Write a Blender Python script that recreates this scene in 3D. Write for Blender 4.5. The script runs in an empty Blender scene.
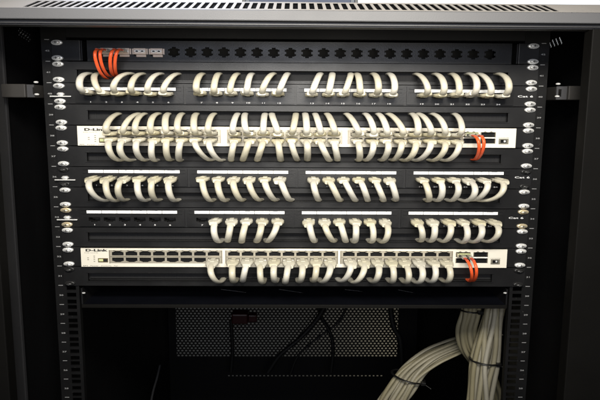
import bpy, bmesh, math, random
from mathutils import Vector, Matrix
random.seed(7)
C = bpy.context.scene.collection
MM = 0.001
S = 0.4641                 # the rack stands this much lower than a nineteen-inch rack is wide
U = 44.45 * S              # one rack unit, as tall as it stands here

# ------------------------------------------------------------------ camera model
CAM = Vector((-4.07, -601.5, -62.8)); PITCH, YAW, ROLL = .1548, .0137, .0064; F = 600.0
def cam_axes():
    cp, sp, cy, sy = math.cos(PITCH), math.sin(PITCH), math.cos(YAW), math.sin(YAW)
    f = Vector((sy*cp, cy*cp, -sp)); r = Vector((cy, -sy, 0)); u = r.cross(f)
    cr, sr = math.cos(ROLL), math.sin(ROLL)
    return r*cr + u*sr, -r*sr + u*cr, f
CR, CU, CF = cam_axes()
def at(x, y, Y=0.0):
    d = CF + CR*((x-300)/F) - CU*((y-200)/F)
    return CAM + d*((Y-CAM.y)/d.y)
def ax(x, y, Y=0.0): return at(x, y, Y).x
def az(x, y, Y=0.0): return at(x, y, Y).z

# ------------------------------------------------------------------ materials
def mat(name, col, rough=.5, metal=0., noise=.0, nscale=60., bump=0., bscale=400., spec=.5, emit=None, estr=0., coat=0., stretch=None):
    m = bpy.data.materials.new(name); m.use_nodes = True
    nt = m.node_tree; b = nt.nodes['Principled BSDF']
    b.inputs['Base Color'].default_value = (*col, 1); b.inputs['Roughness'].default_value = rough
    b.inputs['Metallic'].default_value = metal; b.inputs['Specular IOR Level'].default_value = spec
    b.inputs['Coat Weight'].default_value = coat
    tc = nt.nodes.new('ShaderNodeTexCoord')
    vec = tc.outputs['Object']
    if stretch:
        mp = nt.nodes.new('ShaderNodeMapping'); mp.inputs['Scale'].default_value = stretch
        nt.links.new(vec, mp.inputs['Vector']); vec = mp.outputs['Vector']
    if noise:
        n = nt.nodes.new('ShaderNodeTexNoise'); n.inputs['Scale'].default_value = nscale; n.inputs['Detail'].default_value = 6
        nt.links.new(vec, n.inputs['Vector'])
        mx = nt.nodes.new('ShaderNodeMix'); mx.data_type = 'RGBA'
        mx.inputs['A'].default_value = (*[c*(1-noise) for c in col], 1); mx.inputs['B'].default_value = (*[min(1, c*(1+noise)) for c in col], 1)
        nt.links.new(n.outputs['Fac'], mx.inputs['Factor']); nt.links.new(mx.outputs['Result'], b.inputs['Base Color'])
        mr = nt.nodes.new('ShaderNodeMapRange'); mr.inputs['To Min'].default_value = max(.05, rough-.12); mr.inputs['To Max'].default_value = min(1, rough+.12)
        nt.links.new(n.outputs['Fac'], mr.inputs['Value']); nt.links.new(mr.outputs['Result'], b.inputs['Roughness'])
    if bump:
        n2 = nt.nodes.new('ShaderNodeTexNoise'); n2.inputs['Scale'].default_value = bscale; n2.inputs['Detail'].default_value = 3
        nt.links.new(vec, n2.inputs['Vector'])
        bp = nt.nodes.new('ShaderNodeBump'); bp.inputs['Strength'].default_value = bump; bp.inputs['Distance'].default_value = .0004
        nt.links.new(n2.outputs['Fac'], bp.inputs['Height']); nt.links.new(bp.outputs['Normal'], b.inputs['Normal'])
    if emit:
        b.inputs['Emission Color'].default_value = (*emit, 1); b.inputs['Emission Strength'].default_value = estr
    return m
M = dict(
  panel = mat('black_powder_coat', (.008,.008,.0085), .4, spec=.36, noise=.25, nscale=35, bump=.25, bscale=1500),
  module = mat('black_moulded_plastic', (.0075,.0075,.008), .4, spec=.36, noise=.2, nscale=50, bump=.15, bscale=900),
  socket = mat('socket_black', (.006,.006,.006), .6),
  slot_shade = mat('slot_shade_backing', (.006,.006,.007), .8, bump=.8, bscale=900, stretch=(1,1,.05)),  # shade inside the open slots, put into a plate's colour
  rail = mat('rail_paint', (.006,.006,.0063), .5, spec=.2, noise=.25, nscale=50, bump=.2, bscale=1200),
  inner = mat('cabinet_inner_paint', (.0035,.0035,.0042), .6, spec=.25, noise=.3, nscale=12, bump=.2, bscale=800),
  frame = mat('cabinet_grey_paint', (.088,.088,.093), .55, noise=.12, nscale=20, bump=.25, bscale=1200),
  upright = mat('cabinet_upright_paint', (.0055,.0052,.0047), .6, spec=.08, noise=.15, nscale=20, bump=.2, bscale=1200),
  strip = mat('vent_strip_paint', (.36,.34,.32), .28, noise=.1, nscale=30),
  lip = mat('cabinet_dark_paint', (.035,.035,.038), .5, noise=.15, nscale=20),
  bracket = mat('bracket_steel', (.034,.032,.03), .5, spec=.2, noise=.2, nscale=40),
  chrome = mat('zinc_plated_steel', (.9,.9,.88), .3, metal=.45, noise=.08, nscale=300),
  brass = mat('yellow_passivated_steel', (.74,.64,.44), .33, metal=.55, noise=.1, nscale=300),
  blackscrew = mat('blackened_steel', (.03,.03,.03), .3, metal=.4),
  recess = mat('driver_recess', (.03,.03,.03), .6),
  label = mat('paper_label', (.86,.86,.85), .6, noise=.03, nscale=120),
  ink = mat('white_ink', (.75,.75,.75), .6),
  railink = mat('grey_rail_print', (.26,.26,.26), .6),
  black = mat('black_ink', (.015,.015,.015), .6),
  face = mat('switch_light_paint', (.74,.70,.60), .45, noise=.04, nscale=30, bump=.1, bscale=1500),
  shield = mat('port_shield_metal', (.42,.385,.31), .42, metal=.35, noise=.15, nscale=90),
  shieldedge = mat('port_shield_edge', (.30,.27,.21), .4, metal=.5, noise=.15, nscale=90),
  gold = mat('contact_gold', (.75,.55,.22), .3, metal=1.),
  cord = mat('cream_pvc', (.60,.568,.465), .42, noise=.07, nscale=70, bump=.12, bscale=300, coat=.1),
  boot = mat('cream_boot_rubber', (.58,.54,.405), .5, noise=.08, nscale=120, bump=.15, bscale=500),
  plug = mat('plug_plastic', (.34,.32,.26), .18, spec=.7),
  bulk = mat('bundle_pvc', (.27,.245,.165), .5, noise=.12, nscale=45, bump=.15, bscale=250),
  orange = mat('orange_fibre_jacket', (.88,.115,.03), .42, noise=.08, nscale=100),
  orange2 = mat('orange_strain_relief', (.62,.10,.05), .45, noise=.1, nscale=100),
  adapter = mat('adapter_beige_metal', (.60,.49,.41), .35, metal=.1, noise=.2, nscale=200),
  ferrule = mat('ceramic_ferrule', (.85,.78,.66), .3),
  sfp = mat('transceiver_metal', (.62,.60,.45), .3, metal=.7, noise=.15, nscale=150),
  green = mat('green_label', (.56,.60,.30), .5),
  brown = mat('brown_window', (.12,.09,.045), .35),
  greybutton = mat('grey_socket_shell', (.16,.15,.12), .4, noise=.3, nscale=300),
  blackcable = mat('black_pvc', (.008,.008,.008), .45),
  tie = mat('black_nylon', (.008,.008,.008), .35),
  red = mat('dark_red_plastic', (.03,.003,.004), .4, noise=.2, nscale=80),
  mesh = mat('perforated_steel', (.008,.0078,.007), .5, noise=.2, nscale=20),
  wall = mat('painted_wall', (.72,.72,.70), .8, noise=.05, nscale=3),
  glow_block = mat('blue_glow_tint', (.55,.62,.85), .6, noise=.05, nscale=3),  # tint of the bluish glow, held in the block's colour
  lamp = mat('lamp_diffuser', (.9,.9,.9), .5, emit=(.86,.92,1.), estr=1.1),
)
def vary(m, amt, specks=None):
    # each cable a slightly different batch of plastic; fine dust specks on the black sheet metal
    nt = m.node_tree; b = nt.nodes['Principled BSDF']; src = b.inputs['Base Color'].links[0].from_socket
    if amt:
        oi = nt.nodes.new('ShaderNodeObjectInfo'); mr = nt.nodes.new('ShaderNodeMapRange'); mr.inputs['To Min'].default_value = 1-amt; mr.inputs['To Max'].default_value = 1+amt*.5
        hs = nt.nodes.new('ShaderNodeHueSaturation'); ms = nt.nodes.new('ShaderNodeMapRange'); ms.inputs['To Min'].default_value = 1.25; ms.inputs['To Max'].default_value = .6
        nt.links.new(oi.outputs['Random'], mr.inputs['Value']); nt.links.new(mr.outputs['Result'], hs.inputs['Value'])
        nt.links.new(oi.outputs['Random'], ms.inputs['Value']); nt.links.new(ms.outputs['Result'], hs.inputs['Saturation'])
        nt.links.new(src, hs.inputs['Color']); src = hs.outputs['Color']; nt.links.new(src, b.inputs['Base Color'])
    if specks:
        tc = nt.nodes.new('ShaderNodeTexCoord'); n = nt.nodes.new('ShaderNodeTexNoise'); n.inputs['Scale'].default_value = specks; n.inputs['Detail'].default_value = 8; n.inputs['Roughness'].default_value = .75
        rp = nt.nodes.new('ShaderNodeMapRange'); rp.inputs['From Min'].default_value = .62; rp.inputs['From Max'].default_value = .78
        mx = nt.nodes.new('ShaderNodeMix'); mx.data_type = 'RGBA'; mx.inputs['B'].default_value = (.07,.068,.064,1)
        nt.links.new(tc.outputs['Object'], n.inputs['Vector']); nt.links.new(n.outputs['Fac'], rp.inputs['Value']); nt.links.new(rp.outputs['Result'], mx.inputs['Factor'])
        nt.links.new(src, mx.inputs['A']); nt.links.new(mx.outputs['Result'], b.inputs['Base Color'])
vary(M['cord'], .09); vary(M['boot'], .06); vary(M['bulk'], .22)
vary(M['panel'], 0, 260.); vary(M['module'], 0, 320.); vary(M['rail'], 0, 300.)
# ------------------------------------------------------------------ mesh builder (all in mm, world axes)
class MB:
    def __init__(s): s.v = []; s.f = []; s.mi = []; s.sm = []; s.mats = []
    def _m(s, m):
        if m not in s.mats: s.mats.append(m)
        return s.mats.index(m)
    def add(s, vs, fs, m, smooth=False):
        o = len(s.v); i = s._m(m); s.v += [tuple(p) for p in vs]
        for f in fs: s.f.append([o+k for k in f]); s.mi.append(i); s.sm.append(smooth)
    def box(s, x0, x1, y0, y1, z0, z1, m, bev=0.):
        x0, x1 = min(x0, x1), max(x0, x1); y0, y1 = min(y0, y1), max(y0, y1); z0, z1 = min(z0, z1), max(z0, z1)
        if bev:
            bm = bmesh.new(); bmesh.ops.create_cube(bm, size=1)
            for q in bm.verts: q.co = Vector(((x0+x1)/2+q.co.x*(x1-x0), (y0+y1)/2+q.co.y*(y1-y0), (z0+z1)/2+q.co.z*(z1-z0)))
            bmesh.ops.bevel(bm, geom=bm.edges[:], offset=min(bev, .45*min(x1-x0, y1-y0, z1-z0)), segments=2, affect='EDGES', profile=.5)
            bm.verts.index_update()
            s.add([q.co[:] for q in bm.verts], [[q.index for q in f.verts] for f in bm.faces], m); bm.free(); return
        vs = [(x, y, z) for x in (x0, x1) for y in (y0, y1) for z in (z0, z1)]
        s.add(vs, [(0,1,3,2),(4,6,7,5),(0,4,5,1),(2,3,7,6),(0,2,6,4),(1,5,7,3)], m)
    def plate(s, x0, x1, z0, z1, holes, yf, yb, m, back=True):
        xs = sorted({x0, x1} | {h[0] for h in holes} | {h[1] for h in holes}); zs = sorted({z0, z1} | {h[2] for h in holes} | {h[3] for h in holes})
        xs = [x for x in xs if x0 <= x <= x1]; zs = [z for z in zs if z0 <= z <= z1]
        nx, nz = len(xs)-1, len(zs)-1
        solid = [[True]*nz for _ in range(nx)]
        import bisect
        for h in holes:
            a, b = bisect.bisect_left(xs, h[0]), bisect.bisect_left(xs, h[1]); c, d = bisect.bisect_left(zs, h[2]), bisect.bisect_left(zs, h[3])
            for i in range(a, min(b, nx)):
                for j in range(c, min(d, nz)): solid[i][j] = False
        ok = lambda i, j: 0 <= i < nx and 0 <= j < nz and solid[i][j]
        vs = []; fs = []
        def q(*p):
            o = len(vs); vs.extend(p); fs.append((o, o+1, o+2, o+3))
        for i in range(nx):
            for j in range(nz):
                if not solid[i][j]: continue
                a, b, c, d = xs[i], xs[i+1], zs[j], zs[j+1]
                q((a,yf,c),(b,yf,c),(b,yf,d),(a,yf,d))
                if back: q((a,yb,c),(a,yb,d),(b,yb,d),(b,yb,c))
                if not ok(i-1, j): q((a,yf,c),(a,yf,d),(a,yb,d),(a,yb,c))
                if not ok(i+1, j): q((b,yf,c),(b,yb,c),(b,yb,d),(b,yf,d))
                if not ok(i, j-1): q((a,yf,c),(a,yb,c),(b,yb,c),(b,yf,c))
                if not ok(i, j+1): q((a,yf,d),(b,yf,d),(b,yb,d),(a,yb,d))
        s.add(vs, fs, m)
    def tube(s, pts, r, m, n=10, cap=True):
        """sweep in true round space, then lowered by S like everything else"""
        P = [Vector((p[0], p[1], p[2]/S)) for p in pts]
        rr = r if isinstance(r, (list, tuple)) else [r]*len(P)
        T = []
        for i in range(len(P)):
            t = P[min(i+1, len(P)-1)] - P[max(i-1, 0)]; T.append(t.normalized())
        ref = Vector((1,0,0)) if abs(T[0].x) < .9 else Vector((0,0,1))
        nrm = (ref - T[0]*ref.dot(T[0])).normalized(); vs = []; fs = []
        for i, p in enumerate(P):
            nrm = (nrm - T[i]*nrm.dot(T[i])).normalized(); bi = T[i].cross(nrm)
            for k in range(n):
                a = 2*math.pi*k/n; q = p + (nrm*math.cos(a) + bi*math.sin(a))*rr[i]
                vs.append((q.x, q.y, q.z*S))
        for i in range(len(P)-1):
            for k in range(n):
                k2 = (k+1) % n; fs.append((i*n+k, i*n+k2, (i+1)*n+k2, (i+1)*n+k))
        s.add(vs, fs, m, True)
        if cap:
            s.add(vs[:n], [tuple(range(n))[::-1]], m); s.add(vs[-n:], [tuple(range(n))], m)
    def lathe(s, c, prof, m, n=20):
        """revolve (radius, y) about the Y axis through c"""
        vs = []; fs = []
        for r, y in prof:
            for k in range(n):
                a = 2*math.pi*k/n; vs.append((c[0]+r*math.cos(a), c[1]+y, c[2]+r*math.sin(a)*S))
        for i in range(len(prof)-1):
            for k in range(n):
                k2 = (k+1) % n; fs.append((i*n+k, i*n+k2, (i+1)*n+k2, (i+1)*n+k))
        s.add(vs, fs, m, True)
        s.add(vs[-n:], [tuple(range(n))], m, False)
    def text(s, body, x, y, z, size, m, bold=0., wide=1., align='LEFT', tall=1.):
        cu = bpy.data.curves.new('t', 'FONT'); cu.body = body; cu.size = size; cu.offset = bold; cu.extrude = .04; cu.resolution_u = 2; cu.align_x = align
        o = bpy.data.objects.new('t', cu); C.objects.link(o)
        me = o.to_mesh()
        s.add([(x+v.co.x*wide, y-v.co.z, z+v.co.y*S*tall) for v in me.vertices], [tuple(p.vertices) for p in me.polygons], m)
        o.to_mesh_clear(); bpy.data.objects.remove(o); bpy.data.curves.remove(cu)
    def build(s, name, parent=None, base=(0,0,0)):
        me = bpy.data.meshes.new(name)
        me.from_pydata([((p[0]-base[0])*MM, (p[1]-base[1])*MM, (p[2]-base[2])*MM) for p in s.v], [], s.f)
        for m in s.mats: me.materials.append(m)
        me.polygons.foreach_set('material_index', s.mi); me.polygons.foreach_set('use_smooth', s.sm)
        bm = bmesh.new(); bm.from_mesh(me); bmesh.ops.recalc_face_normals(bm, faces=bm.faces[:]); bm.to_mesh(me); bm.free()
        me.update()
        o = bpy.data.objects.new(name, me); C.objects.link(o)
        if parent: o.parent = parent
        else: o.location = Vector(base)*MM
        return o
def tag(o, label, cat, group=None, kind=None):
    if label: o['label'] = label
    if cat: o['category'] = cat
    if group: o['group'] = group
    if kind: o['kind'] = kind
    return o
class Thing:
    def __init__(s, name, label, cat, base, group=None):
        s.o = bpy.data.objects.new(name, None); C.objects.link(s.o); s.base = base
        s.o.location = Vector(base)*MM; s.o.empty_display_size = .01; tag(s.o, label, cat, group)
    def part(s, name, mb, parent=None, label=None):
        o = mb.build(name, parent or s.o, s.base)
        if label: o['label'] = label
        return o
    def inst(s, name, mesh, pos, parent=None):           # shared mesh placed at pos (world mm)
        o = bpy.data.objects.new(name, mesh); C.objects.link(o); o.parent = parent or s.o
        o.location = (Vector(pos)-Vector(s.base))*MM if not parent else Vector(pos)*MM
        return o
def shared(mb, name):
    o = mb.build(name); me = o.data; bpy.data.objects.remove(o); return me

# ------------------------------------------------------------------ shared small parts
def screw_mesh(m):
    b = MB(); b.lathe((0,0,0), [(3.7,-1.6),(3.9,-2.6),(3.4,-3.6),(2.2,-4.3),(1.0,-4.55)], m, 16)
    b.box(-2.0,2.0,-4.75,-4.2,-.28,.28, M['recess']); b.box(-.5,.5,-4.76,-4.2,-2.0*S,2.0*S, M['recess'])
    return shared(b, 'screw')
def washer_mesh(m):
    b = MB(); b.lathe((0,0,0), [(5.6,0),(5.7,-.7),(5.2,-1.5),(4.2,-1.9),(3.6,-1.65),(0.4,-1.6)], m, 18)
    return shared(b, 'washer')
SM = {k: (screw_mesh(M[k]), washer_mesh(M[k])) for k in ('chrome', 'brass', 'blackscrew')}
def put_screws(t, k, kind):
    for sx in (-1, 1):
        for dz in (6.35, 38.1):
            o = t.inst('screw', SM[kind][0], (sx*232.5+random.uniform(-.4,.4), 0, -k*U-dz*S+random.uniform(-.2,.2)))
            o.rotation_euler.y = random.uniform(0, .5)*0
            t.inst('washer', SM[kind][1], (0,0,0), o)
def ztop(k): return -k*U - .35
def zbot(k): return -(k+1)*U + .35
EAR = 238.5

# ------------------------------------------------------------------ the fibre panel
k = 0; zt, zb = ztop(0), zbot(0)
t = Thing('fibre_enclosure', 'black fibre panel at top of rack, row of empty star-shaped cutouts and beige adapters', 'fibre panel', (0,0,zb))
xs = [ax(107+16.6*i if i < 4 else 174+16.63*(i-4), 53, 3) for i in range(24)]
zc = az(300, 53.0, 3)
holes = []
for i, x in enumerate(xs):
    if i < 4: holes.append((x-6.2, x+6.2, zc-3.6, zc+3.6))
    else: holes += [(x-1.9, x+1.9, zc-4.9, zc+4.9), (x-4.1, x+4.1, zc-3.5, zc+3.5), (x-5.6, x+5.6, zc-2.9, zc-1.1), (x-5.6, x+5.6, zc+1.1, zc+2.9)]
fl, fr = ax(87, 50, 3), ax(512, 50, 3)
b = MB(); b.plate(fl, fr, zb, zt, holes, 3, 4.5, M['panel']); b.box(fl, fr, 4.5, 60, zt-.8, zt, M['panel']); b.box(fl, fr, 4.5, 60, zb, zb+.8, M['panel']); b.box(fl, fr, 60, 61, zb+.8, zt-.8, M['socket'])
t.part('faceplate', b)
for sx, xe in ((-1, ax(80, 50)), (1, ax(519, 50))):
    b = MB(); b.box(sx*EAR, xe, 0, 2, zb, zt, M['panel'], .5); b.box(xe-.2*sx, xe-1.4*sx, 2, 30, zb+.5, zt-.5, M['panel']); t.part('mounting_ear', b)
for i in range(4):
    x = xs[i]; b = MB()
    b.box(x-6, x+6, 1.0, 6, zc-2.6, zc+3.4, M['adapter'], .4); b.box(x-7.6, x-6.2, 2.2, 3, zc-2.4, zc+3.0, M['adapter']); b.box(x+6.2, x+7.6, 2.2, 3, zc-2.4, zc+3.0, M['adapter'])
    b.box(x-3.6, x+6.0, 1.4, 4, zc-5.0, zc-2.8, M['adapter'], .3)
    a = t.part('fibre_adapter', b)
    for dx in (-2.6, 2.6):
        b = MB(); b.lathe((x+dx, 1.0, zc+.4), [(2.9,0),(2.9,-.9),(1.5,-1.0),(1.3,-.3)], M['label'], 14); b.lathe((x+dx, .4, zc+.4), [(1.3,0),(1.3,-.6)], M['socket'], 10); t.part('ferrule_socket', b, a)
put_screws(t, 0, 'chrome')

# ------------------------------------------------------------------ slotted cable panels
ML = {1: ('black slotted cable panel directly under the fibre panel, orange and cream cables entering it', 'chrome', (77, 508, 71, 81)),
      3: ('black slotted cable panel above the upper white switch', 'chrome', (88, 508, 111.5, 121)),
      5: ('black slotted cable panel under the upper white switch, cream cables entering from above', 'chrome', (87, 501, 153.5, 162.5)),
      7: ('black slotted cable panel between the middle and lower patch panels', 'chrome', (88, 500, 193, 202)),
      9: ('black slotted cable panel directly above the lower beige switch', 'chrome', (88, 500, 233, 242)),
      11: ('black slotted cable panel under the lower beige switch, fixed with black screws', 'blackscrew', (88, 492, 273.5, 281.5))}
for k, (lab, sc, (a, c, y0, y1)) in ML.items():
    zt, zb = ztop(k), zbot(k)
    t = Thing('cable_manager', lab, 'cable panel', (0,0,zb), 'slotted cable panels between the patch panels and switches')
    ym = (y0+y1)/2
    x0, x1, z1, z0 = ax(a, ym), ax(c, ym), az(300, y0), az(300, y1)
    b = MB(); b.plate(-EAR, EAR, zb, zt, [(x0, x1, z0, z1)], 0, 2, M['panel'])
    b.box(x0-1.5, x1+1.5, -.8, 0, z1+.0, z1+.8, M['panel']); b.box(x0-1.5, x1+1.5, -.8, 0, z0-.8, z0, M['panel'])
    b.box(-220, 220, 2, 12, zt-.9, zt-.1, M['panel'])
    t.part('faceplate', b)
    b = MB(); b.box(x0-2, x1+2, 9, 12, z0-1, z1+1, M['slot_shade']); t.part('dark_backing', b)  # added dark sheet in place of the open slot's shaded interior
    b = MB(); b.box(-214, 214, 4.5, 8.8, z0-.8, z0+.5, M['rail'], .3); t.part('lower_lip', b)
    put_screws(t, k, sc)

# ------------------------------------------------------------------ patch panels
def socket_mesh(m, up, w=11.6, h=3.7, d=12, wall=.35, contacts=True):
    """open RJ45 socket, centred, opening at y=0"""
    b = MB(); sg = 1 if up else -1
    hw, hh = w/2, h/2
    b.box(-hw-wall, -hw, 0, d, -hh, hh, m); b.box(hw, hw+wall, 0, d, -hh, hh, m)
    b.box(-hw-wall, hw+wall, 0, d, -sg*hh, -sg*(hh+wall), m)
    b.box(-hw-wall, -3.1, 0, d, sg*hh, sg*(hh+.9), m); b.box(3.1, hw+wall, 0, d, sg*hh, sg*(hh+.9), m)
    b.box(-3.1, 3.1, .0, d, sg*(hh+.9), sg*(hh+.9+wall), m)
    b.box(-hw-wall, hw+wall, d, d+.5, -hh-1.2, hh+1.2, M['socket'])
    if contacts:
        for q in range(8): b.box(-3.9+q*1.02, -3.5+q*1.02, 6, 11.5, -sg*(hh-.1), -sg*(hh-.5), M['gold'])
    return shared(b, 'port')
PORT_PATCH = socket_mesh(M['socket'], False)
PORT_UP = socket_mesh(M['socket'], True, 12.2, 4.1, contacts=False); PORT_DN = socket_mesh(M['socket'], False, 12.2, 4.1, contacts=False)
PITCH_P, BLOCK_P = 15.25, 108.7
PP = {2: ('upper black patch panel, white label strips, all its cream cables arching upward', 'chrome', 'chrome', (90, 499, 103.0, 90, 94.5)),
      6: ('middle black patch panel with black screws, all 24 cream cables hanging down', 'blackscrew', 'blackscrew', (95.0, 497.0, 186, 172.3, 178.5)),
      8: ('lower black patch panel with empty left block, seventeen cream cables hanging down', 'brass', 'brass', (94.5, 490.0, 225.3, 212.6, 220))}
PORTX = {}; PORTZ = {}
for k, (lab, s1, s2, (xa, xb, yn, ys, yp)) in PP.items():
    zt, zb = ztop(k), zbot(k)
    t = Thing('patch_bay', lab, 'patch panel', (0,0,zb), 'patch panels in the rack')
    xc = (ax(xa, yn) + ax(xb, yn))/2
    zs, zn = az(300, ys, -1.5), az(300, yn, -1.5)
    zp = az(300, yp, -2); PORTZ[k] = zp
    gaps = []
    b = MB(); hl = [(xc+(g-1.5)*BLOCK_P-50, xc+(g-1.5)*BLOCK_P+50, zp-3.6, zp+3.6) for g in range(4)]
    b.plate(-EAR, EAR, zb, zt, hl, 0, 2, M['panel']); t.part('faceplate', b)
    for g in range(4):
        bx = xc + (g-1.5)*BLOCK_P; holes = []
        for i in range(6):
            x = bx + (i-2.5)*PITCH_P; PORTX[(k, g, i)] = x
            holes += [(x-5.8, x+5.8, zp-1.85, zp+1.85), (x-3.1, x+3.1, zp-2.75, zp-1.85)]
        b = MB(); b.plate(bx-53.2, bx+53.2, zb+1.0, zt-1.0, holes, -1.5, -.02, M['module'])
        b.box(bx-51, bx+51, -2.3, -1.5, zs+1.55, zs+2.0, M['module']); b.box(bx-51, bx+51, -2.3, -1.5, zs-2.0, zs-1.55, M['module'])
        mo = t.part('port_module', b)
        b = MB()
        for i in range(6):
            x = bx + (i-2.5)*PITCH_P
            b.box(x-PITCH_P/2+.22, x+PITCH_P/2-.22, -2.0, -1.5, zs-1.5, zs+1.5, M['label'])
            if random.random() < .5: b.box(x-1+random.uniform(-4,4), x+random.uniform(0,3), -2.06, -2.0, zs+1.2, zs+1.4, M['black'])
        t.part('label_strip', b, mo)
        b = MB()
        for i in range(6):
            b.text(str(g*6+i+1), bx+(i-2.5)*PITCH_P, -1.55, zn-.8, 4.0, M['ink'], .05, 1.1, 'CENTER')
        t.part('number_print', b, mo)
        for i in range(6): t.inst('port', PORT_PATCH, (bx+(i-2.5)*PITCH_P, -1.45, zp))
    b = MB(); b.text('Cat 6', xc+2*BLOCK_P+3, -.1, (zs+zp)/2-2.0 if k != 2 else zp-1.2, 5.6, M['ink'], .06, 1.25); t.part('category_print', b)
    # earth bar beside the left ear
    zg = az(62, {2: 96.3, 6: 179.6, 8: 219.3}[k])
    b = MB(); b.box(-241.5, -221, -2.8, -1.2, zg-.55, zg+.55, M['chrome'], .2)
    b.lathe((-231.5, -.2, zg+2.2), [(4,0),(4,-1.4),(2.6,-2.6),(.5,-3)], M['chrome'], 6); t.part('earth_bar', b)
    put_screws(t, k, s1)

# ------------------------------------------------------------------ switches
SWX = {}; SWZ = {}
def switch(k, lab, cols, ypx, xe, sfpx, btn, statusx, textx, yt, ys1, xlog):
    """cols: first and last column centre of each of the three port blocks in pixels; ypx: rows"""
    zt, zb = ztop(k)-.35, zbot(k)+.35
    t = Thing('network_switch', lab, 'network switch', (0,0,zb), 'light rack switches')
    ym = (ypx[0]+ypx[1])/2; YF = -3.0
    x0, x1 = ax(xe[0], ym, YF), ax(xe[1], ym, YF); zu, zl = az(300, ypx[0], YF), az(300, ypx[1], YF)
    holes = []; blocks = []
    for g, (a, c) in enumerate(cols):
        xa, xb = ax(a, ym, YF), ax(c, ym, YF)
        blocks.append((xa-8.2, xb+8.2)); holes.append((xa-7.0, xb+7.0, zl-3.0, zu+3.0))
        for i in range(8):
            x = xa + (xb-xa)*i/7
            SWX[(k, g, i)] = x
    SWZ[k] = (zu, zl)
    sf = [ax(v, ym, YF) for v in sfpx]
    for x in sf: holes += [(x-7.6, x+7.6, z-2.45, z+2.45) for z in (zu, zl-.15)]
    xb0, xb1 = ax(btn[0], ym, YF), ax(btn[1], ym, YF); zb0, zb1 = az(300, btn[3], YF), az(300, btn[2], YF)
    holes.append((xb0, xb1, zb0, zb1))
    b = MB(); b.plate(x0, x1, zb, zt, holes, YF, -.6, M['face']); t.part('front_bezel', b)
    b = MB(); b.box(x0+1, x1-1, -.6, 150, zb+.3, zt-.3, M['rail']); t.part('chassis', b)
    for sx in (-1, 1):
        e = x0-.3 if sx < 0 else x1+.3
        b = MB(); b.box(sx*EAR, e, 0, 2, zb-.3, zt+.3, M['panel'], .4); t.part('mounting_ear', b)
    for g, (a, c) in enumerate(blocks):
        hs = []
        for i in range(8):
            x = SWX[(k, g, i)]
            hs += [(x-5.9, x+5.9, zu-2.0, zu+1.5), (x-4.4, x+4.4, zu+1.5, zu+2.05), (x-3.0, x+3.0, zu+2.05, zu+2.6), (x-5.9, x+5.9, zl-1.5, zl+2.0), (x-4.4, x+4.4, zl-2.05, zl-1.5), (x-3.0, x+3.0, zl-2.6, zl-2.05)]
        b = MB(); b.plate(a, c, zl-3.6, zu+3.6, hs, YF-.5, YF-.02, M['shield'])
        b.box(a-.6, a+.3, YF-.9, YF-.52, zl-3.6, zu+3.6, M['shieldedge']); b.box(c-.3, c+.6, YF-.9, YF-.52, zl-3.6, zu+3.6, M['shieldedge'])
        b.box(a+.4, c-.4, YF-.8, YF-.52, (zu+zl)/2-.35, (zu+zl)/2+.35, M['shieldedge'])
        for i in range(8):
            x = SWX[(k, g, i)]
            for dx in (-3.6, 3.6):
                b.add([(x+dx-1.6, YF-.56, zu+2.7), (x+dx+1.6, YF-.56, zu+2.7), (x+dx, YF-.56, zu+3.5)], [(0,1,2)], M['black'])
        t.part('port_shield', b)
        for i in range(8):
            t.inst('port', PORT_UP, (SWX[(k, g, i)], YF-.05, zu)); t.inst('port', PORT_DN, (SWX[(k, g, i)], YF-.05, zl))
    for q, x in enumerate(sf):
        for z in (zu, zl-.15):
            b = MB(); b.box(x-7.5, x-7.0, YF-.6, 20, z-2.4, z+2.4, M['shieldedge']); b.box(x+7.0, x+7.5, YF-.6, 20, z-2.4, z+2.4, M['shieldedge'])
            b.box(x-7.0, x+7.0, YF-.3, 20, z+2.15, z+2.4, M['socket']); b.box(x-7.0, x+7.0, YF-.3, 20, z-2.4, z-2.15, M['socket']); b.box(x-7, x+7, 20, 20.5, z-2.1, z+2.1, M['socket'])
            t.part('fibre_port', b)
    # white link marks and triangles above the fibre ports
    b = MB(); x = sf[1]; z = (zu+zl)/2-.05
    b.add([(x-8, YF-.7, z), (x-4.5, YF-.7, z+.7), (x-4.5, YF-.7, z-.7)], [(0,1,2)], M['label']); b.add([(x+8, YF-.7, z), (x+4.5, YF-.7, z-.7), (x+4.5, YF-.7, z+.7)], [(0,1,2)], M['label']); b.box(x-4.5, x+4.5, YF-.72, YF-.68, z-.25, z+.25, M['label'])
    for x in sf:
        for dx in (-3, 3): b.add([(x+dx-1.8, YF-.06, zu+2.5), (x+dx+1.8, YF-.06, zu+2.5), (x+dx, YF-.06, zu+3.5)], [(0,1,2)], M['greybutton'])
    t.part('port_marks', b)
    b = MB(); b.plate(xb0-.6, xb1+.6, zb0-.4, zb1+.4, [(xb0+1.2, xb1-1.2, zb0+.7, zb1-.7)], YF-.5, YF-.02, M['greybutton']); b.box(xb0+1.2, xb1-1.2, 4, 5, zb0, zb1, M['socket'])
    b.box((xb0+xb1)/2+.5, xb1-1.8, YF+.5, YF+1, zb0+1.4, zb1-1.2, M['chrome']); b.text('console', (xb0+xb1)/2, YF-.05, zb1+1.0, 2.4, M['black'], .0, 1.4, 'CENTER'); t.part('console_port', b)
    sx0, sx1 = ax(statusx[0], ym, YF), ax(statusx[1], ym, YF); z1, z0 = az(100, ys1[0], YF), az(100, ys1[1], YF)
    b = MB(); b.box(sx0, sx1, YF-.35, YF-.02, z0, z1, M['brown']); b.box(sx0+.8, (sx0+sx1)/2, YF-.5, YF-.36, z0+1.2, z1-.8, M['green']); b.box((sx0+sx1)/2+.6, sx1-.8, YF-.5, YF-.36, z0+.8, z1-.8, M['socket']); t.part('status_window', b)
    tx = ax(textx, yt, YF)
    zz = az(100, yt, YF)
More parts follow.
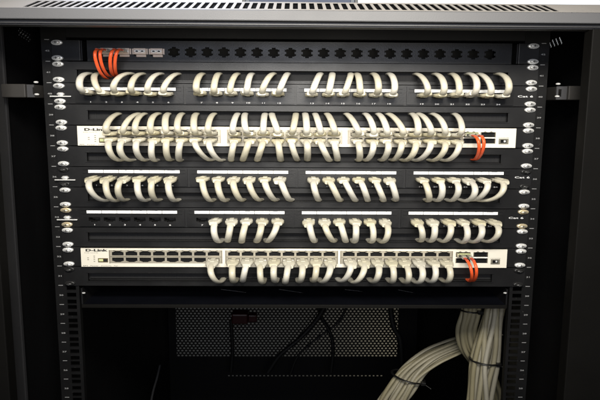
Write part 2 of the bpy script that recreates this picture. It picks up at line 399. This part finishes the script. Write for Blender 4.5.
    b = MB(); b.text('D-Link', tx, YF-.06, zz-1.75, 7.4, M['black'], .34, 1.06, 'LEFT', 1.0); t.part('logo_print', b)
    b = MB()
    b.text('DGS-1210-52', tx-1, YF-.06, zz-3.7, 2.6, M['greybutton'], 0, .95)
    for r in range(4):
        zr = z1 + 2.2 - r*1.9; b.box(sx0-4.6, sx0-3.0, YF-.1, YF-.04, zr-.3, zr+.3, M['greybutton'])
        if r in (1, 2): b.box(sx0-11, sx0-9.2, YF-.1, YF-.04, zr-.3, zr+.3, M['greybutton'])
    b.text('RPS   Power   Console   Fan', x0+1.6, YF-.06, zb+.55, 2.7, M['black'], .02, 1.15)
    t.part('small_print', b)
    put_screws(t, k, 'chrome')
    return t, sf, (zu, zl)
sw1, sf1, szz1 = switch(4, 'upper white network switch with cables in both rows of ports', [(112.7+1.5, 212), (236, 333.5), (356.5, 454)], (133.6, 139.8), (77.5, 516),
       (470.5, 488), (499.5, 508, 138, 142.5), (99, 110, ), 84, 128.9, (137.8, 142.6), None)
sw2, sf2, szz2 = switch(10, 'lower beige network switch with cables only in its bottom row', [(118, 213.7), (234, 329.3), (348.8, 444)], (254.0, 260.0), (81, 507),
       (463, 480.5), (491.5, 499.5, 259, 263.3), (98, 108), 85.3, 249.7, (258.2, 262.3), None)

# ------------------------------------------------------------------ cream patch cables
def boot_mesh(sg):
    """boot from the port (y=0) forward, drooping towards sg (+1 up, -1 down)"""
    b = MB(); secs = [(-5.5, 5.7, 3.4, 0), (-8, 6.3, 3.9, 0), (-11.5, 6.5, 4.1, .1), (-15, 6.1, 4.1, .5), (-18, 4.9, 3.9, 1.2), (-20.5, 3.9, 3.7, 2.2)]
    vs = []; fs = []; n = 12
    for y, w, h, dz in secs:
        for q in range(n):
            a = 2*math.pi*(q+.5)/n; c, s_ = math.cos(a), math.sin(a); e = .45
            vs.append((w*math.copysign(abs(c)**e, c), y, (h*math.copysign(abs(s_)**e, s_) + sg*dz)*S))
    for i in range(len(secs)-1):
        for q in range(n): fs.append((i*n+q, i*n+(q+1)%n, (i+1)*n+(q+1)%n, (i+1)*n+q))
    b.add(vs, fs, M['boot'], True); b.add(vs[:n], [tuple(range(n))], M['boot']); b.add(vs[-n:], [tuple(range(n))], M['boot'])
    # latch guard
    b.box(-2.2, 2.2, -12, -1.0, -sg*3.6*S, -sg*4.9*S, M['boot'], .3)
    return shared(b, 'boot')
def plug_mesh():
    b = MB(); b.box(-5.6, 5.6, -6, 8, -1.45, 1.45, M['plug'], .3); return shared(b, 'plug')
BOOT = {1: boot_mesh(1), -1: boot_mesh(-1)}; PLUG = plug_mesh()
ORD = ['first', 'second', 'third', 'fourth', 'fifth', 'sixth', 'seventh', 'eighth']
def bez(p0, p1, p2, p3, n):
    out = []
    for i in range(n+1):
        u = i/n; v = 1-u; out.append(p0*v**3 + p1*3*v*v*u + p2*3*v*u*u + p3*u**3)
    return out
def patch_cable(xp, zp, xe, ze, sg, label, group, ybase=-2.0):
    t = Thing('patch_cable', label, 'patch cable', (xp, ybase, zp), group)
    dx = xe-xp; j = random.uniform
    p0 = Vector((xp, ybase-16, zp+sg*1.0*S)); p1 = Vector((xp+dx*.02+j(-2.2,2.2), ybase-16-j(11,27), zp+sg*j(3,6)*S))
    p2 = Vector((xe-dx*(.2 if abs(dx) < 17 else .75)+j(-1,1), -j(24,37), ze+sg*j(-2.5,1.5)*S)); p3 = Vector((xe, 10.5, ze))
    pts = bez(p0, p1, p2, p3, 22)
    b = MB(); b.tube(pts, j(3.15,3.4), M['cord'], 12); t.part('cord', b)
    bo = t.inst('boot', BOOT[sg], (xp, ybase, zp))
    bo.rotation_euler = (j(-.05,.05), j(-.06,.06), j(-.06,.06) - max(-.12, min(.12, dx*.004)))
    t.inst('plug', PLUG, (xp, ybase, zp))
    return t
def lean(dx):
    return 'left-leaning' if dx < -5 else 'right-leaning' if dx > 5 else 'upright'
BL = ['left', 'left-centre', 'right-centre', 'right']
ROWS_PATCH = {
 2: (1, 73.5, 'upper', {(0,0): 88.5, (0,1): 96.5, (0,2): 131, (0,3): 142, (0,4): 160.5, (0,5): 177.6, (1,0): 202, (1,1): 219, (1,2): 237.5, (1,3): 252, (1,4): 274, (1,5): 288,
        (2,0): 321, (2,1): 332.5, (2,2): 351, (2,3): 357, (2,4): 373, (2,5): 389, (3,0): 416, (3,1): 435, (3,2): 452, (3,3): 468, (3,4): 479, (3,5): 498}),
 6: (-1, 200.3, 'middle', {(0,0): 109, (0,1): 119, (0,2): 126, (0,3): 147.5, (0,4): 159, (0,5): 177.5, (1,0): 213, (1,1): 226.7, (1,2): 243, (1,3): 261, (1,4): 276.7, (1,5): 291.7,
        (2,0): 319, (2,1): 341, (2,2): 356, (2,3): 368, (2,4): 383, (2,5): 395, (3,0): 426.7, (3,1): 435, (3,2): 448, (3,3): 461, (3,4): 470, (3,5): 474}),
 8: (-1, 240.6, 'lower', {(1,1): 221.7, (1,2): 227.5, (1,3): 241.7, (1,4): 256.5, (1,5): 266, (2,0): 315, (2,1): 335, (2,2): 346, (2,3): 353, (2,4): 369, (2,5): 379,
        (3,0): 419, (3,1): 428, (3,2): 440, (3,3): 458, (3,4): 468, (3,5): 482}),
}
for k, (sg, ye, nm, ends) in ROWS_PATCH.items():
    for (g, i), xe in ends.items():
        xp = PORTX[(k, g, i)]; X = ax(xe, ye, 4); ze = az(xe, ye, 4)
        verb = 'arching up' if sg > 0 else 'hanging'
        patch_cable(xp, PORTZ[k], X, ze, sg, '%s cream cable %s from %s port of %s block, %s patch panel' % (lean(X-xp), verb, ORD[i], BL[g], nm),
                    'cream patch cables on the %s patch panel' % nm)
SBL = ['left', 'middle', 'right']
SW_UP = [117.5,138,144,158,167.5,181.7,196,214,237.5,245,265,271.7,296,305,315,326.7,346,365,378,388,411.7,418,432,454.5]
SW_DN = [121.7,132,146,156,170.5,180,211.7,222.5,231,242.5,257,281,297.5,307.5,330,337.5,358,365,381,392,402.5,414,430,442.5]
for n_ in range(24):
    g, i = divmod(n_, 8)
    for sg, arr, ye, zz, r in ((1, SW_UP, 113.6, szz1[0], 'top'), (-1, SW_DN, 160.4, szz1[1], 'bottom')):
        xp = SWX[(4, g, i)]; X = ax(arr[n_], ye, 4)
        patch_cable(xp, zz, X, az(arr[n_], ye, 4), sg, '%s cream cable from %s %s-row port of %s block, upper white switch' % (lean(X-xp), ORD[i], r, SBL[g]),
                    'cream patch cables on the upper switch', -3.4)
SW2 = {(0,7): 223, (1,0): 236, (1,1): 243, (1,2): 264, (1,3): 276.7, (1,4): 285, (1,5): 298, (1,6): 312.5, (1,7): 319, (2,0): 338, (2,1): 350, (2,2): 370, (2,3): 388.5, (2,4): 402, (2,5): 412.5, (2,6): 426.7, (2,7): 441.7}
for (g, i), xe in SW2.items():
    xp = SWX[(10, g, i)]; X = ax(xe, 280, 4)
    patch_cable(xp, szz2[1], X, az(xe, 280, 4), -1, '%s cream cable hanging from %s port of %s block, lower beige switch' % (lean(X-xp), ORD[i], SBL[g]),
                'cream patch cables on the lower switch', -3.4)

# ------------------------------------------------------------------ orange fibre cables
def fibre(label, strands, con):
    t = Thing('fibre_cable', label, 'fibre cable', strands[0][0], 'orange fibre cables')
    for pts in strands:
        b = MB(); P = [Vector(p) for p in pts]
        b.tube(bez(P[0], P[1], P[2], P[3], 18), 1.7, M['orange'], 10); t.part('cord', b)
    for (x, y0, y1, z) in con:
        b = MB(); b.box(x-2.0, x+2.0, y0, y1, z-1.4, z+1.4, M['plug'], .3); b.tube([Vector((x, y0, z)), Vector((x, y0-9, z))], [1.9, 1.4], M['orange2'], 10); t.part('connector', b)
    return t
def drop(x0, z0, xe, ye, bulge=34, y0=-14):
    X, ze = ax(xe, ye, 4), az(xe, ye, 4)
    return [Vector((x0, y0, z0)), Vector((x0+(X-x0)*.0, y0-bulge, z0+.5)), Vector((X-(X-x0)*.35, -bulge*.75, ze)), Vector((X, 9, ze))]
x0, x1 = xs[0], xs[1]
fibre('left pair of orange fibre cables dropping from the top fibre panel', [drop(x0-2.4, zc+.4, 106, 78.5, 27), drop(x0+2.2, zc+.4, 109, 76.5, 25)], [(x0-2.6, -12, 0, zc+.4), (x0+2.6, -12, 0, zc+.4)])
fibre('right pair of orange fibre cables dropping from the top fibre panel', [drop(x1-2.4, zc+.4, 113.0, 76, 26), drop(x1+2.2, zc+.4, 116, 75.5, 23)], [(x1-2.6, -12, 0, zc+.4), (x1+2.6, -12, 0, zc+.4)])
def sfp_fibre(sf, zu, xe, ye, label):
    x = sf[0]
    t = fibre(label, [drop(x-2.4, zu-.2, xe[0], ye, 34, -18), drop(x+4.0, zu-.2, xe[1], ye, 30, -18)], [(x-2.4, -18, -6, zu-.2), (x+4.0, -18, -6, zu-.2)])
    t2 = Thing('fibre_transceiver', 'metal transceiver with green tab plugged into the %s switch' % ('upper' if sf is sf1 else 'lower'), 'transceiver', (x, -4, zu), 'fibre transceivers in the switches')
    b = MB(); b.box(x-6.8, x+6.8, -9, 18, zu-1.6, zu+1.6, M['sfp'], .3); b.box(x-5.8, x-.6, -9.1, -9, zu-1.2, zu+.8, M['socket']); b.box(x+.8, x+6, -9.1, -9, zu-1.2, zu+.8, M['socket']); t2.part('body', b)
    b = MB(); b.box(x-5.5, x+5.5, -10.5, -6, zu+1.65, zu+2.1, M['green'], .15); t2.part('release_tab', b)
sfp_fibre(sf1, szz1[0], (473, 475), 160.0, 'orange fibre cable pair hanging from the upper white switch')
sfp_fibre(sf2, szz2[0], (468, 471), 280.5, 'orange fibre cable pair hanging from the lower beige switch')

# ------------------------------------------------------------------ the cabinet
ZR, ZB = 22.0, -760.0                 # roof and bottom
XW = 282.0; YFR, YBK = -90.0, 700.0
cab = Thing('server_cabinet', 'open black server cabinet with grey frame holding the panels and switches', 'server cabinet', (0, 300, ZB))
def fz(y, Y=YFR): return az(300, y, Y)
z21, z10, z27, z2 = fz(21), fz(9.8), fz(27, YFR+6), az(300, 2.6, YFR+22)
XO = 330.0
# front bezel
b = MB(); b.box(-XO, XO, YFR, YFR+20, z21, z10, M['frame'], .8); bez_o = cab.part('top_bezel', b)
b = MB(); b.box(-XO, XO, YFR+6, YFR+19, z27, z21-.02, M['lip'], .5); b.box(-XO, XO, YFR+3.5, YFR+6, z27+1.3, z27+2.0, M['lip']); cab.part('bezel_lip', b)
# vent strip leaning back above the bezel, with slanting slots
b = MB(); Y0, Y1 = YFR+1.5, YFR+20
def vp(x, u, off=0.): return (x, Y0+(Y1-Y0)*u+off, z10+.1+(z2-z10)*u)
def quad(p): b.add(p, [(0,1,2,3)], M['strip'])
slots = []
for i in range(52):
    xpx = 36.5 + i*8.33
    if xpx > 560: break
    slots.append(xpx)
sl_ = [ax(x, 6.5, (Y0+Y1)/2) for x in [33 + i*8.2 for i in range(64)] if x < 566]
quad([vp(-XO,0), vp(XO,0), vp(XO,.12), vp(-XO,.12)]); quad([vp(-XO,.86), vp(XO,.86), vp(XO,1), vp(-XO,1)])
prev = None
hw = 2.1
for q, x in enumerate(sl_):
    sk = 3.2*max(-1, min(1, -x/190.))
    e = [(x-sk-hw, x+sk-hw), (x-sk+hw, x+sk+hw)]
    l0, l1 = (prev if prev else (-XO, -XO))
    quad([vp(l0,.12), vp(e[0][0],.12), vp(e[0][1],.86), vp(l1,.86)])
    for a, c in e:
        quad([vp(a,.12), vp(c,.86), vp(c,.86,2.2), vp(a,.12,2.2)])
    prev = e[1]
quad([vp(prev[0],.12), vp(XO,.12), vp(XO,.86), vp(prev[1],.86)])
cab.part('vent_strip', b)
# dark lining behind the slots
b = MB(); b.box(-XO, XO, Y1+2, Y1+4, z10-2, z2, M['inner']); b.add([(-XO, Y0+6, z10-.5), (XO, Y0+6, z10-.5), (XO, Y1+2, z2-.8), (-XO, Y1+2, z2-.8)], [(0,1,2,3)], M['inner']); cab.part('vent_lining', b)
# roof, sides, bottom
b = MB(); b.box(-XO+20, XO-20, Y1+4, YBK, ZR, ZR+2, M['inner']); cab.part('roof', b)
b = MB(); b.box(-XO+20, XO-20, YFR+10, YBK, ZB, ZB+2, M['inner']); cab.part('bottom', b)
for sx in (-1, 1):
    # plate in the (y,z) plane: built as plate with X as depth, holes are the slanting vent slots near the top
    b = MB(); tb = MB()
    if sx > 0: hs = [(50+8.7*j+o*2.0, 54.2+8.7*j+o*2.0, 4.6-.4*j+o*2., 6.6-.4*j+o*2.) for j in range(4) for o in range(4)]
    else: hs = [(30+5.6*j+(o%2)*2.8, 33.0+5.6*j+(o%2)*2.8, 6.5-j*.9+2.2*o, 7.9-j*.9+2.2*o) for j in range(5) for o in range(4)]
    tb.plate(YFR+8, YBK, ZB+2, ZR, hs, 0, 1.2, M['inner'])
    b.add([(sx*(XW+p[1]), p[0], p[2]) for p in tb.v], tb.f, M['inner'])
    cab.part('side_panel', b)
    # front upright
    xi = ax(-5, 200, YFR) if sx < 0 else ax(591, 60, YFR)
    b = MB(); b.box(xi, sx*XO, YFR+1, YFR+16, ZB, z27-.1, M['upright'], 1.0); cab.part('front_upright', b)
    b = MB(); b.box(sx*(XW-2), sx*(XW-9), YFR+17, YFR+60, ZB+2, ZR-14, M['lip'], .6); b.box(sx*(XW-2), sx*(XW-5), -18, -14, ZB+2, ZR-8, M['lip']); cab.part('side_flange', b)
    # mounting rail with square holes, three to a unit
    hs = []
    for u in range(13, 34):
        for d in (6.35, 22.225, 38.1):
            zc_ = -(u-1)*U - d*S - 0
            hs.append((sx*232.5-4.75, sx*232.5+4.75, zc_-4.75*S, zc_+4.75*S))
    xa, xb = sorted((sx*249, sx*224.5))
    b = MB(); b.plate(xa, xb, ZB+2, ZR-9, hs, 2.3, 4.3, M['rail']); b.box(sx*224.5, sx*226.5, 4.3, 9, ZB+2, ZR-9, M['rail']); b.box(sx*247, sx*249, 4.3, 50, ZB+2, ZR-9, M['rail'])
    rl = cab.part('mounting_rail', b)
    b = MB()
    for u in range(0, 32):
        zt = -u*U
        b.text(str(42-u), sx*243.2, 2.2, zt-U*.5-1.0, 4.4, M['railink'], .1, 1.0, 'CENTER'); b.box(sx*243.2-2.3, sx*243.2+2.3, 2.1, 2.29, zt-.35, zt+.25, M['railink'])
    cab.part('unit_marks', b, rl)
    # depth bracket
    zt, zb2 = (az(20, 84, -30), az(20, 97.5, -30)) if sx < 0 else (az(580, 86, -30), az(580, 100, -30))
    x1_ = ax(27, 90, -30) if sx < 0 else ax(567, 90, -30)
    b = MB(); b.box(sx*(XW-.5), x1_, -34, 30, zb2, zt, M['bracket'], .8)
    b2 = MB(); b2.plate(min(x1_, sx*245), max(x1_, sx*245), zb2+.4, zt-.4, [(x1_-sx*6.5-1.5, x1_-sx*6.5+1.5, zb2+3, zt-3), (x1_-sx*12-1.5, x1_-sx*12+1.5, zb2+3, zt-3)] , -30, -28.5, M['lip'])
    br = cab.part('rail_bracket', b); cab.part('slotted_tab', b2, br)
    for dz in (3.0, -3.2 - (zt-zb2)):
        b = MB(); b.lathe((x1_-sx*9, -30, zt+dz*.6), [(2.2,0),(2.2,-1.2),(1.2,-1.8)], M['chrome'], 10); cab.part('bolt', b, br)
# top cross rail
b = MB(); b.box(-249, 249, 3, 30, ZR-20, ZR-9.2, M['inner'], .5); cab.part('cross_rail', b)
# rear door: frame with perforated window
def rz(y): return az(300, y, YBK)
dx0, dx1 = ax(176, 330, YBK), ax(398, 330, YBK); dz0, dz1 = rz(357), rz(300)
b = MB()
zslot = rz(376)
dots = [(x, x+4.2, zslot-1.6, zslot+1.6) for x in [ax(228, 376, YBK)+9.0*q for q in range(40)] if x < ax(393, 376, YBK)]
b.plate(-300, 300, ZB, ZR, [(dx0, dx1, dz0, dz1)] + dots, YBK, YBK+2, M['inner']); dr = cab.part('rear_door', b)
b = MB(); px_, pz_ = 8.6, 5.7
vs = []; fs = []
nx = int((dx1-dx0)/px_); nz = int((dz1-dz0)/pz_); px_ = (dx1-dx0)/nx; pz_ = (dz1-dz0)/nz
for j in range(nz):
    off = (j % 2)*px_/2
    for i in range(-1, nx+1):
        cx, cz = dx0+(i+.5)*px_+off, dz0+(j+.5)*pz_
        o = len(vs)
        rect = [(-.5,-.5),(0,-.5),(.5,-.5),(.5,.0),(.5,.5),(0,.5),(-.5,.5),(-.5,0)]
        hx = [(-.27,-.18),(0,-.33),(.27,-.18),(.27,.0),(.27,.18),(0,.33),(-.27,.18),(-.27,0)]
        cl = lambda v: max(dx0, min(dx1, v))
        for a, c in rect: vs.append((cl(cx+a*px_), YBK+.5, cz+c*pz_))
        for a, c in hx: vs.append((cl(cx+a*px_), YBK+.5, cz+c*pz_))
        for q in range(8): fs.append((o+q, o+(q+1)%8, o+8+(q+1)%8, o+8+q))
b.add(vs, fs, M['mesh']); cab.part('perforated_window', b, dr)

# ------------------------------------------------------------------ shelf under the lower cable panel
zsh = az(300, 305.2)
sh = Thing('rack_shelf', 'black metal rack shelf with dark grey front lip below the lower switch', 'shelf', (0, 0, zsh-2))
b = MB(); b.box(-222, 222, 2, 62, zsh-.8, zsh-.0, mat('shelf_paint', (.004,.0045,.007), .35, spec=.2, noise=.4, nscale=25)); sh.part('tray', b)
b = MB(); b.box(-222, 222, 0, 1.9, az(300, 308.4), zsh+.2, M['upright'], .4); sh.part('front_lip', b)
for sx in (-1, 1):
    z1_ = az(300, 288.5)
    b = MB(); b.box(sx*222.5, sx*221, 2, 62, zsh, z1_-1, M['inner']); e = sh.part('side_plate', b)
    zc_ = az(76.5 if sx < 0 else 503, 293.3)
    b = MB(); b.lathe((sx*219.5, 1.5, zc_), [(1.8,0),(1.8,-1),(1.1,-1.5)], M['chrome'], 10); sh.part('screw', b, e)
b = MB()
for (xa, ya, xb, yb) in ((221, 289.6, 246, 292.6), (279, 289.6, 303, 293), (345, 289.8, 362, 291.6), (398, 290, 414, 293)):
    def on(x, y):
        d = CF + CR*((x-300)/F) - CU*((y-200)/F); return CAM + d*((zsh+.06-CAM.z)/d.z)
    p, q = on(xa, ya), on(xb, yb); n = Vector((0,1.6,0)); b.add([p, q, q+n*.4, p+n], [(0,1,2,3)], M['railink'])
sh.part('scratches', b)

# ------------------------------------------------------------------ cable bundles behind the right rail
def catmull(P, n=10):
    P = [P[0]*2-P[1]] + P + [P[-1]*2-P[-2]]; out = []
    for i in range(1, len(P)-2):
        for q in range(n):
            u = q/n; a, b_, c, d = P[i-1], P[i], P[i+1], P[i+2]
            out.append(.5*((2*b_) + (c-a)*u + (2*a-5*b_+4*c-d)*u*u + (3*b_-a-3*c+d)*u**3))
    out.append(P[-2]); return out
def hexpack(n):
    pts = sorted([(i+.5*(j % 2), j*.866) for i in range(-5, 6) for j in range(-5, 6)], key=lambda p: p[0]**2+p[1]**2); return pts[:n]
def bundle(label, path, Y, n, rad, twist, ties, r=3.0):
    ctr = catmull([at(x, y, Yy) for x, y, Yy in path], 9); L = len(ctr)
    t = Thing('cable_bundle', label, 'cable bundle', ctr[-1], 'cream cable bundles hanging in the rack')
    T = []
    true = [Vector((p.x, p.y, p.z/S)) for p in ctr]
    for i in range(L): T.append((true[min(i+1, L-1)]-true[max(0, i-1)]).normalized())
    hp = hexpack(n); ph = [random.uniform(0, 6.28) for _ in hp]
    def frame(i):
        a = T[i].cross(Vector((0,1,0))).normalized(); return a, a.cross(T[i]).normalized()
    def off(i, a, c):
        e1, e2 = frame(i); w = rad[0]+(rad[1]-rad[0])*i/(L-1); th = twist*i/(L-1); q = true[i] + (e1*(a*math.cos(th)-c*math.sin(th)) + e2*(a*math.sin(th)+c*math.cos(th)))*w
        return Vector((q.x, q.y, q.z*S))
    for (a, c), p in zip(hp, ph):
        pts = [off(i, a+.3*math.sin(p+i*.17), c+.3*math.cos(p*1.7+i*.13)) for i in range(L)]
        b = MB(); b.tube(pts, r, M['bulk'], 10); t.part('cord', b)
    R0 = math.sqrt(max(a*a+c*c for a, c in hp))
    for f in ties:
        i = int(f*(L-1)); e1, e2 = frame(i); w = rad[0]+(rad[1]-rad[0])*i/(L-1); vs = []; b = MB(); rr = R0*w+r+.9
        ring = []
        for q in range(25):
            a = 2*math.pi*q/24; v = true[i] + (e1*math.cos(a)+e2*math.sin(a))*rr + T[i]*math.sin(a*1+.6)*2.5; ring.append(Vector((v.x, v.y, v.z*S)))
        b.tube(ring, 1.9, M['tie'], 6, False)
        v = true[i] + (e1*.75-e2*.7)*rr; hh = Vector((v.x, v.y, v.z*S)); b.box(hh.x-3, hh.x+3, hh.y-3, hh.y+3, hh.z-2, hh.z+2, M['tie'], .5)
        tail = v + Vector((9, -6, -9)); b.tube([hh, Vector((tail.x, tail.y, tail.z*S))], 1.0, M['tie'], 6)
        t.part('cable_tie', b)
bundle('rightmost bundle of cream cables hanging beside the right rail', [(496.5,292,86),(494.5,312,86),(490,335,84),(485,358,82),(481.5,376,80),(479,400,80),(477.5,420,80)], 0, 18, (5.6, 7.6), .8, [.53])
bundle('short bundle of cream cables curving down behind the rightmost bundle', [(472,292,104),(469.5,312,104),(466,330,106),(470,348,112),(481,366,124),(491,388,132),(494,410,134)], 0, 12, (5.3, 6.0), .7, [.16])
bundle('bundle of cream cables sweeping down to the lower left, tied in black', [(496,330,165),(478,337,160),(455,346,152),(433,356,146),(413,371,142),(400,388,138),(389,404,138),(381,420,138)], 0, 20, (5.6, 8.2), .9, [.63])

# ------------------------------------------------------------------ loose dark cables at the back of the cabinet
def loose(name, label, px, r, m, cat='cable', grp=None):
    pts = catmull([at(x, y, Y) for x, y, Y in px], 8)
    b = MB(); b.tube(pts, r, M[m], 8); o = b.build(name, None, tuple(pts[-1])); tag(o, label, cat, grp); return o
g_ = 'dark cables in front of the perforated rear door'
loose('black_cable', 'thick dark cable slanting left across the perforated rear door', [(330,296,560),(318,318,560),(300,338,560),(280,355,560),(268,372,560)], 6, 'blackcable', 'cable', g_)
loose('black_cable', 'thin dark cable slanting beside the thick one over the perforated door', [(352,296,600),(338,322,600),(315,340,600),(298,356,600),(290,375,600)], 3.2, 'blackcable', 'cable', g_)
loose('black_cable', 'looping dark cable hanging straight down mid-way along the perforated door', [(316,300,580),(322,318,580),(331,335,580),(333,352,580),(331,372,580)], 4, 'blackcable', 'cable', g_)
loose('black_cable', 'dark cable hanging at right end of the perforated door near the bundles', [(391,296,420),(391,312,420),(394,328,420),(400,340,420),(402,365,420)], 5, 'blackcable', 'cable', g_)
loose('black_cable', 'thin dark cable hanging under the red plug', [(231,320,600),(232,338,600),(232.5,352,600),(231,372,600)], 4, 'blackcable', 'cable', g_)
loose('black_cable', 'faint dark cable hanging in the empty lower left of the cabinet', [(160,365,380),(157,378,380),(153,392,380),(150,408,380)], 2, 'lip', 'cable', g_)
tq = Thing('power_plug', 'dark red plug in front of the perforated rear door', 'plug', tuple(at(245, 322, 600)))
p = at(232, 312, 600); q = at(257, 322, 600)
b = MB(); b.box(p.x, q.x-18, 585, 615, q.z, p.z, M['red'], 3); tq.part('body', b)
b = MB(); b.box(q.x-17.8, q.x, 590, 610, q.z+3, p.z-4, M['red'], 2); tq.part('grip', b)

# ------------------------------------------------------------------ the room behind
YW = 1150.0
b = MB(); b.box(-2200, 2200, YW, YW+20, -900, 900, M['wall']); tag(b.build('wall', None, (0, YW, -900)), None, None, kind='structure')
ZL = az(300, 3.2, 1000)
for xa_, xb_, lab in ((60, 245, 'bluish white light panel glowing above the left half of the cabinet'), (355, 640, 'bluish white light panel glowing above the right half of the cabinet')):
    x0_, x1_ = ax(xa_, 3, 1000), ax(xb_, 3, 1000)
    t = Thing('ceiling_light', lab, 'ceiling light', ((x0_+x1_)/2, 1000, ZL), 'light panels behind the cabinet')
    b = MB(); b.plate(x0_, x1_, ZL, ZL+260, [(x0_+8, x1_-8, ZL+3, ZL+250)], 1000, 1030, M['label']); t.part('frame', b)
    b = MB(); b.box(x0_+8.2, x1_-8.2, 1004, 1012, ZL+3.2, ZL+249.8, M['lamp']); t.part('diffuser', b)
x0_, x1_ = ax(249, 3, 1010), ax(351, 3, 1010)
b = MB(); b.box(x0_, x1_, 1010, 1060, ZL, ZL+240, M['glow_block'], 4); b.box(x0_+10, x1_-10, 1004, 1010, ZL+20, ZL+220, M['glow_block'], 2)
tag(b.build('blue_glow_block', None, (0, 1010, ZL)), 'blue-grey block standing in for bluish glow between the two light panels', 'glow block')  # added solid block, stands in for a bluish glow
# ------------------------------------------------------------------ lights
def area(name, loc, aim, sx, sy, power, col, spread=180):
    l = bpy.data.lights.new(name, 'AREA'); l.shape = 'RECTANGLE'; l.size = sx*MM; l.size_y = sy*MM; l.energy = power; l.color = col; l.spread = math.radians(spread)
    o = bpy.data.objects.new(name, l); C.objects.link(o); o.location = Vector(loc)*MM
    o.rotation_euler = (Vector(aim)-Vector(loc)).to_track_quat('-Z', 'Y').to_euler(); return o
area('ceiling_lamp', (10, -600, 185), (0, 0, -60), 420, 120, 2.35, (1., .945, .84), 84)
area('cool_sheen_fill', (-10, -900, 55), (0, 0, -10), 520, 90, 1.7, (.62,.72,1.))  # added fill with no fixture behind it: bluish sheen on the top panels
area('front_lamp', (30, -640, -75), (0, 0, -130), 170, 130, 1.25, (1., .95, .85))
area('bezel_glow_fill', (-115, -93, 72), (-115, -80, 0), 150, 26, .16, (.62,.74,1.))  # added light, no real tube here: cool glow on vent strip and bezel
area('rear_lamp', (0, 900, 420), (0, YW, 60), 700, 60, .06, (.82,.9,1.))
area('rear_floor_lamp', (330, 960, -800), (250, YW, -830), 110, 110, .06, (1.,.85,.55))
w = bpy.data.worlds.new('World'); bpy.context.scene.world = w; w.use_nodes = True
w.node_tree.nodes['Background'].inputs[0].default_value = (.95,.97,1.,1); w.node_tree.nodes['Background'].inputs[1].default_value = .04

# ------------------------------------------------------------------ camera
cd = bpy.data.cameras.new('Camera'); cam = bpy.data.objects.new('Camera', cd); C.objects.link(cam)
cd.sensor_fit = 'HORIZONTAL'; cd.sensor_width = 36; cd.lens = 36*F/600; cd.clip_start = .01; cd.clip_end = 50
Mx = Matrix((( CR.x, CU.x, -CF.x, CAM.x*MM), (CR.y, CU.y, -CF.y, CAM.y*MM), (CR.z, CU.z, -CF.z, CAM.z*MM), (0,0,0,1)))
cam.matrix_world = Mx
sc = bpy.context.scene; sc.camera = cam
sc.view_settings.view_transform = 'Standard'; sc.view_settings.look = 'None'; sc.view_settings.gamma = 1; sc.view_settings.exposure = 0
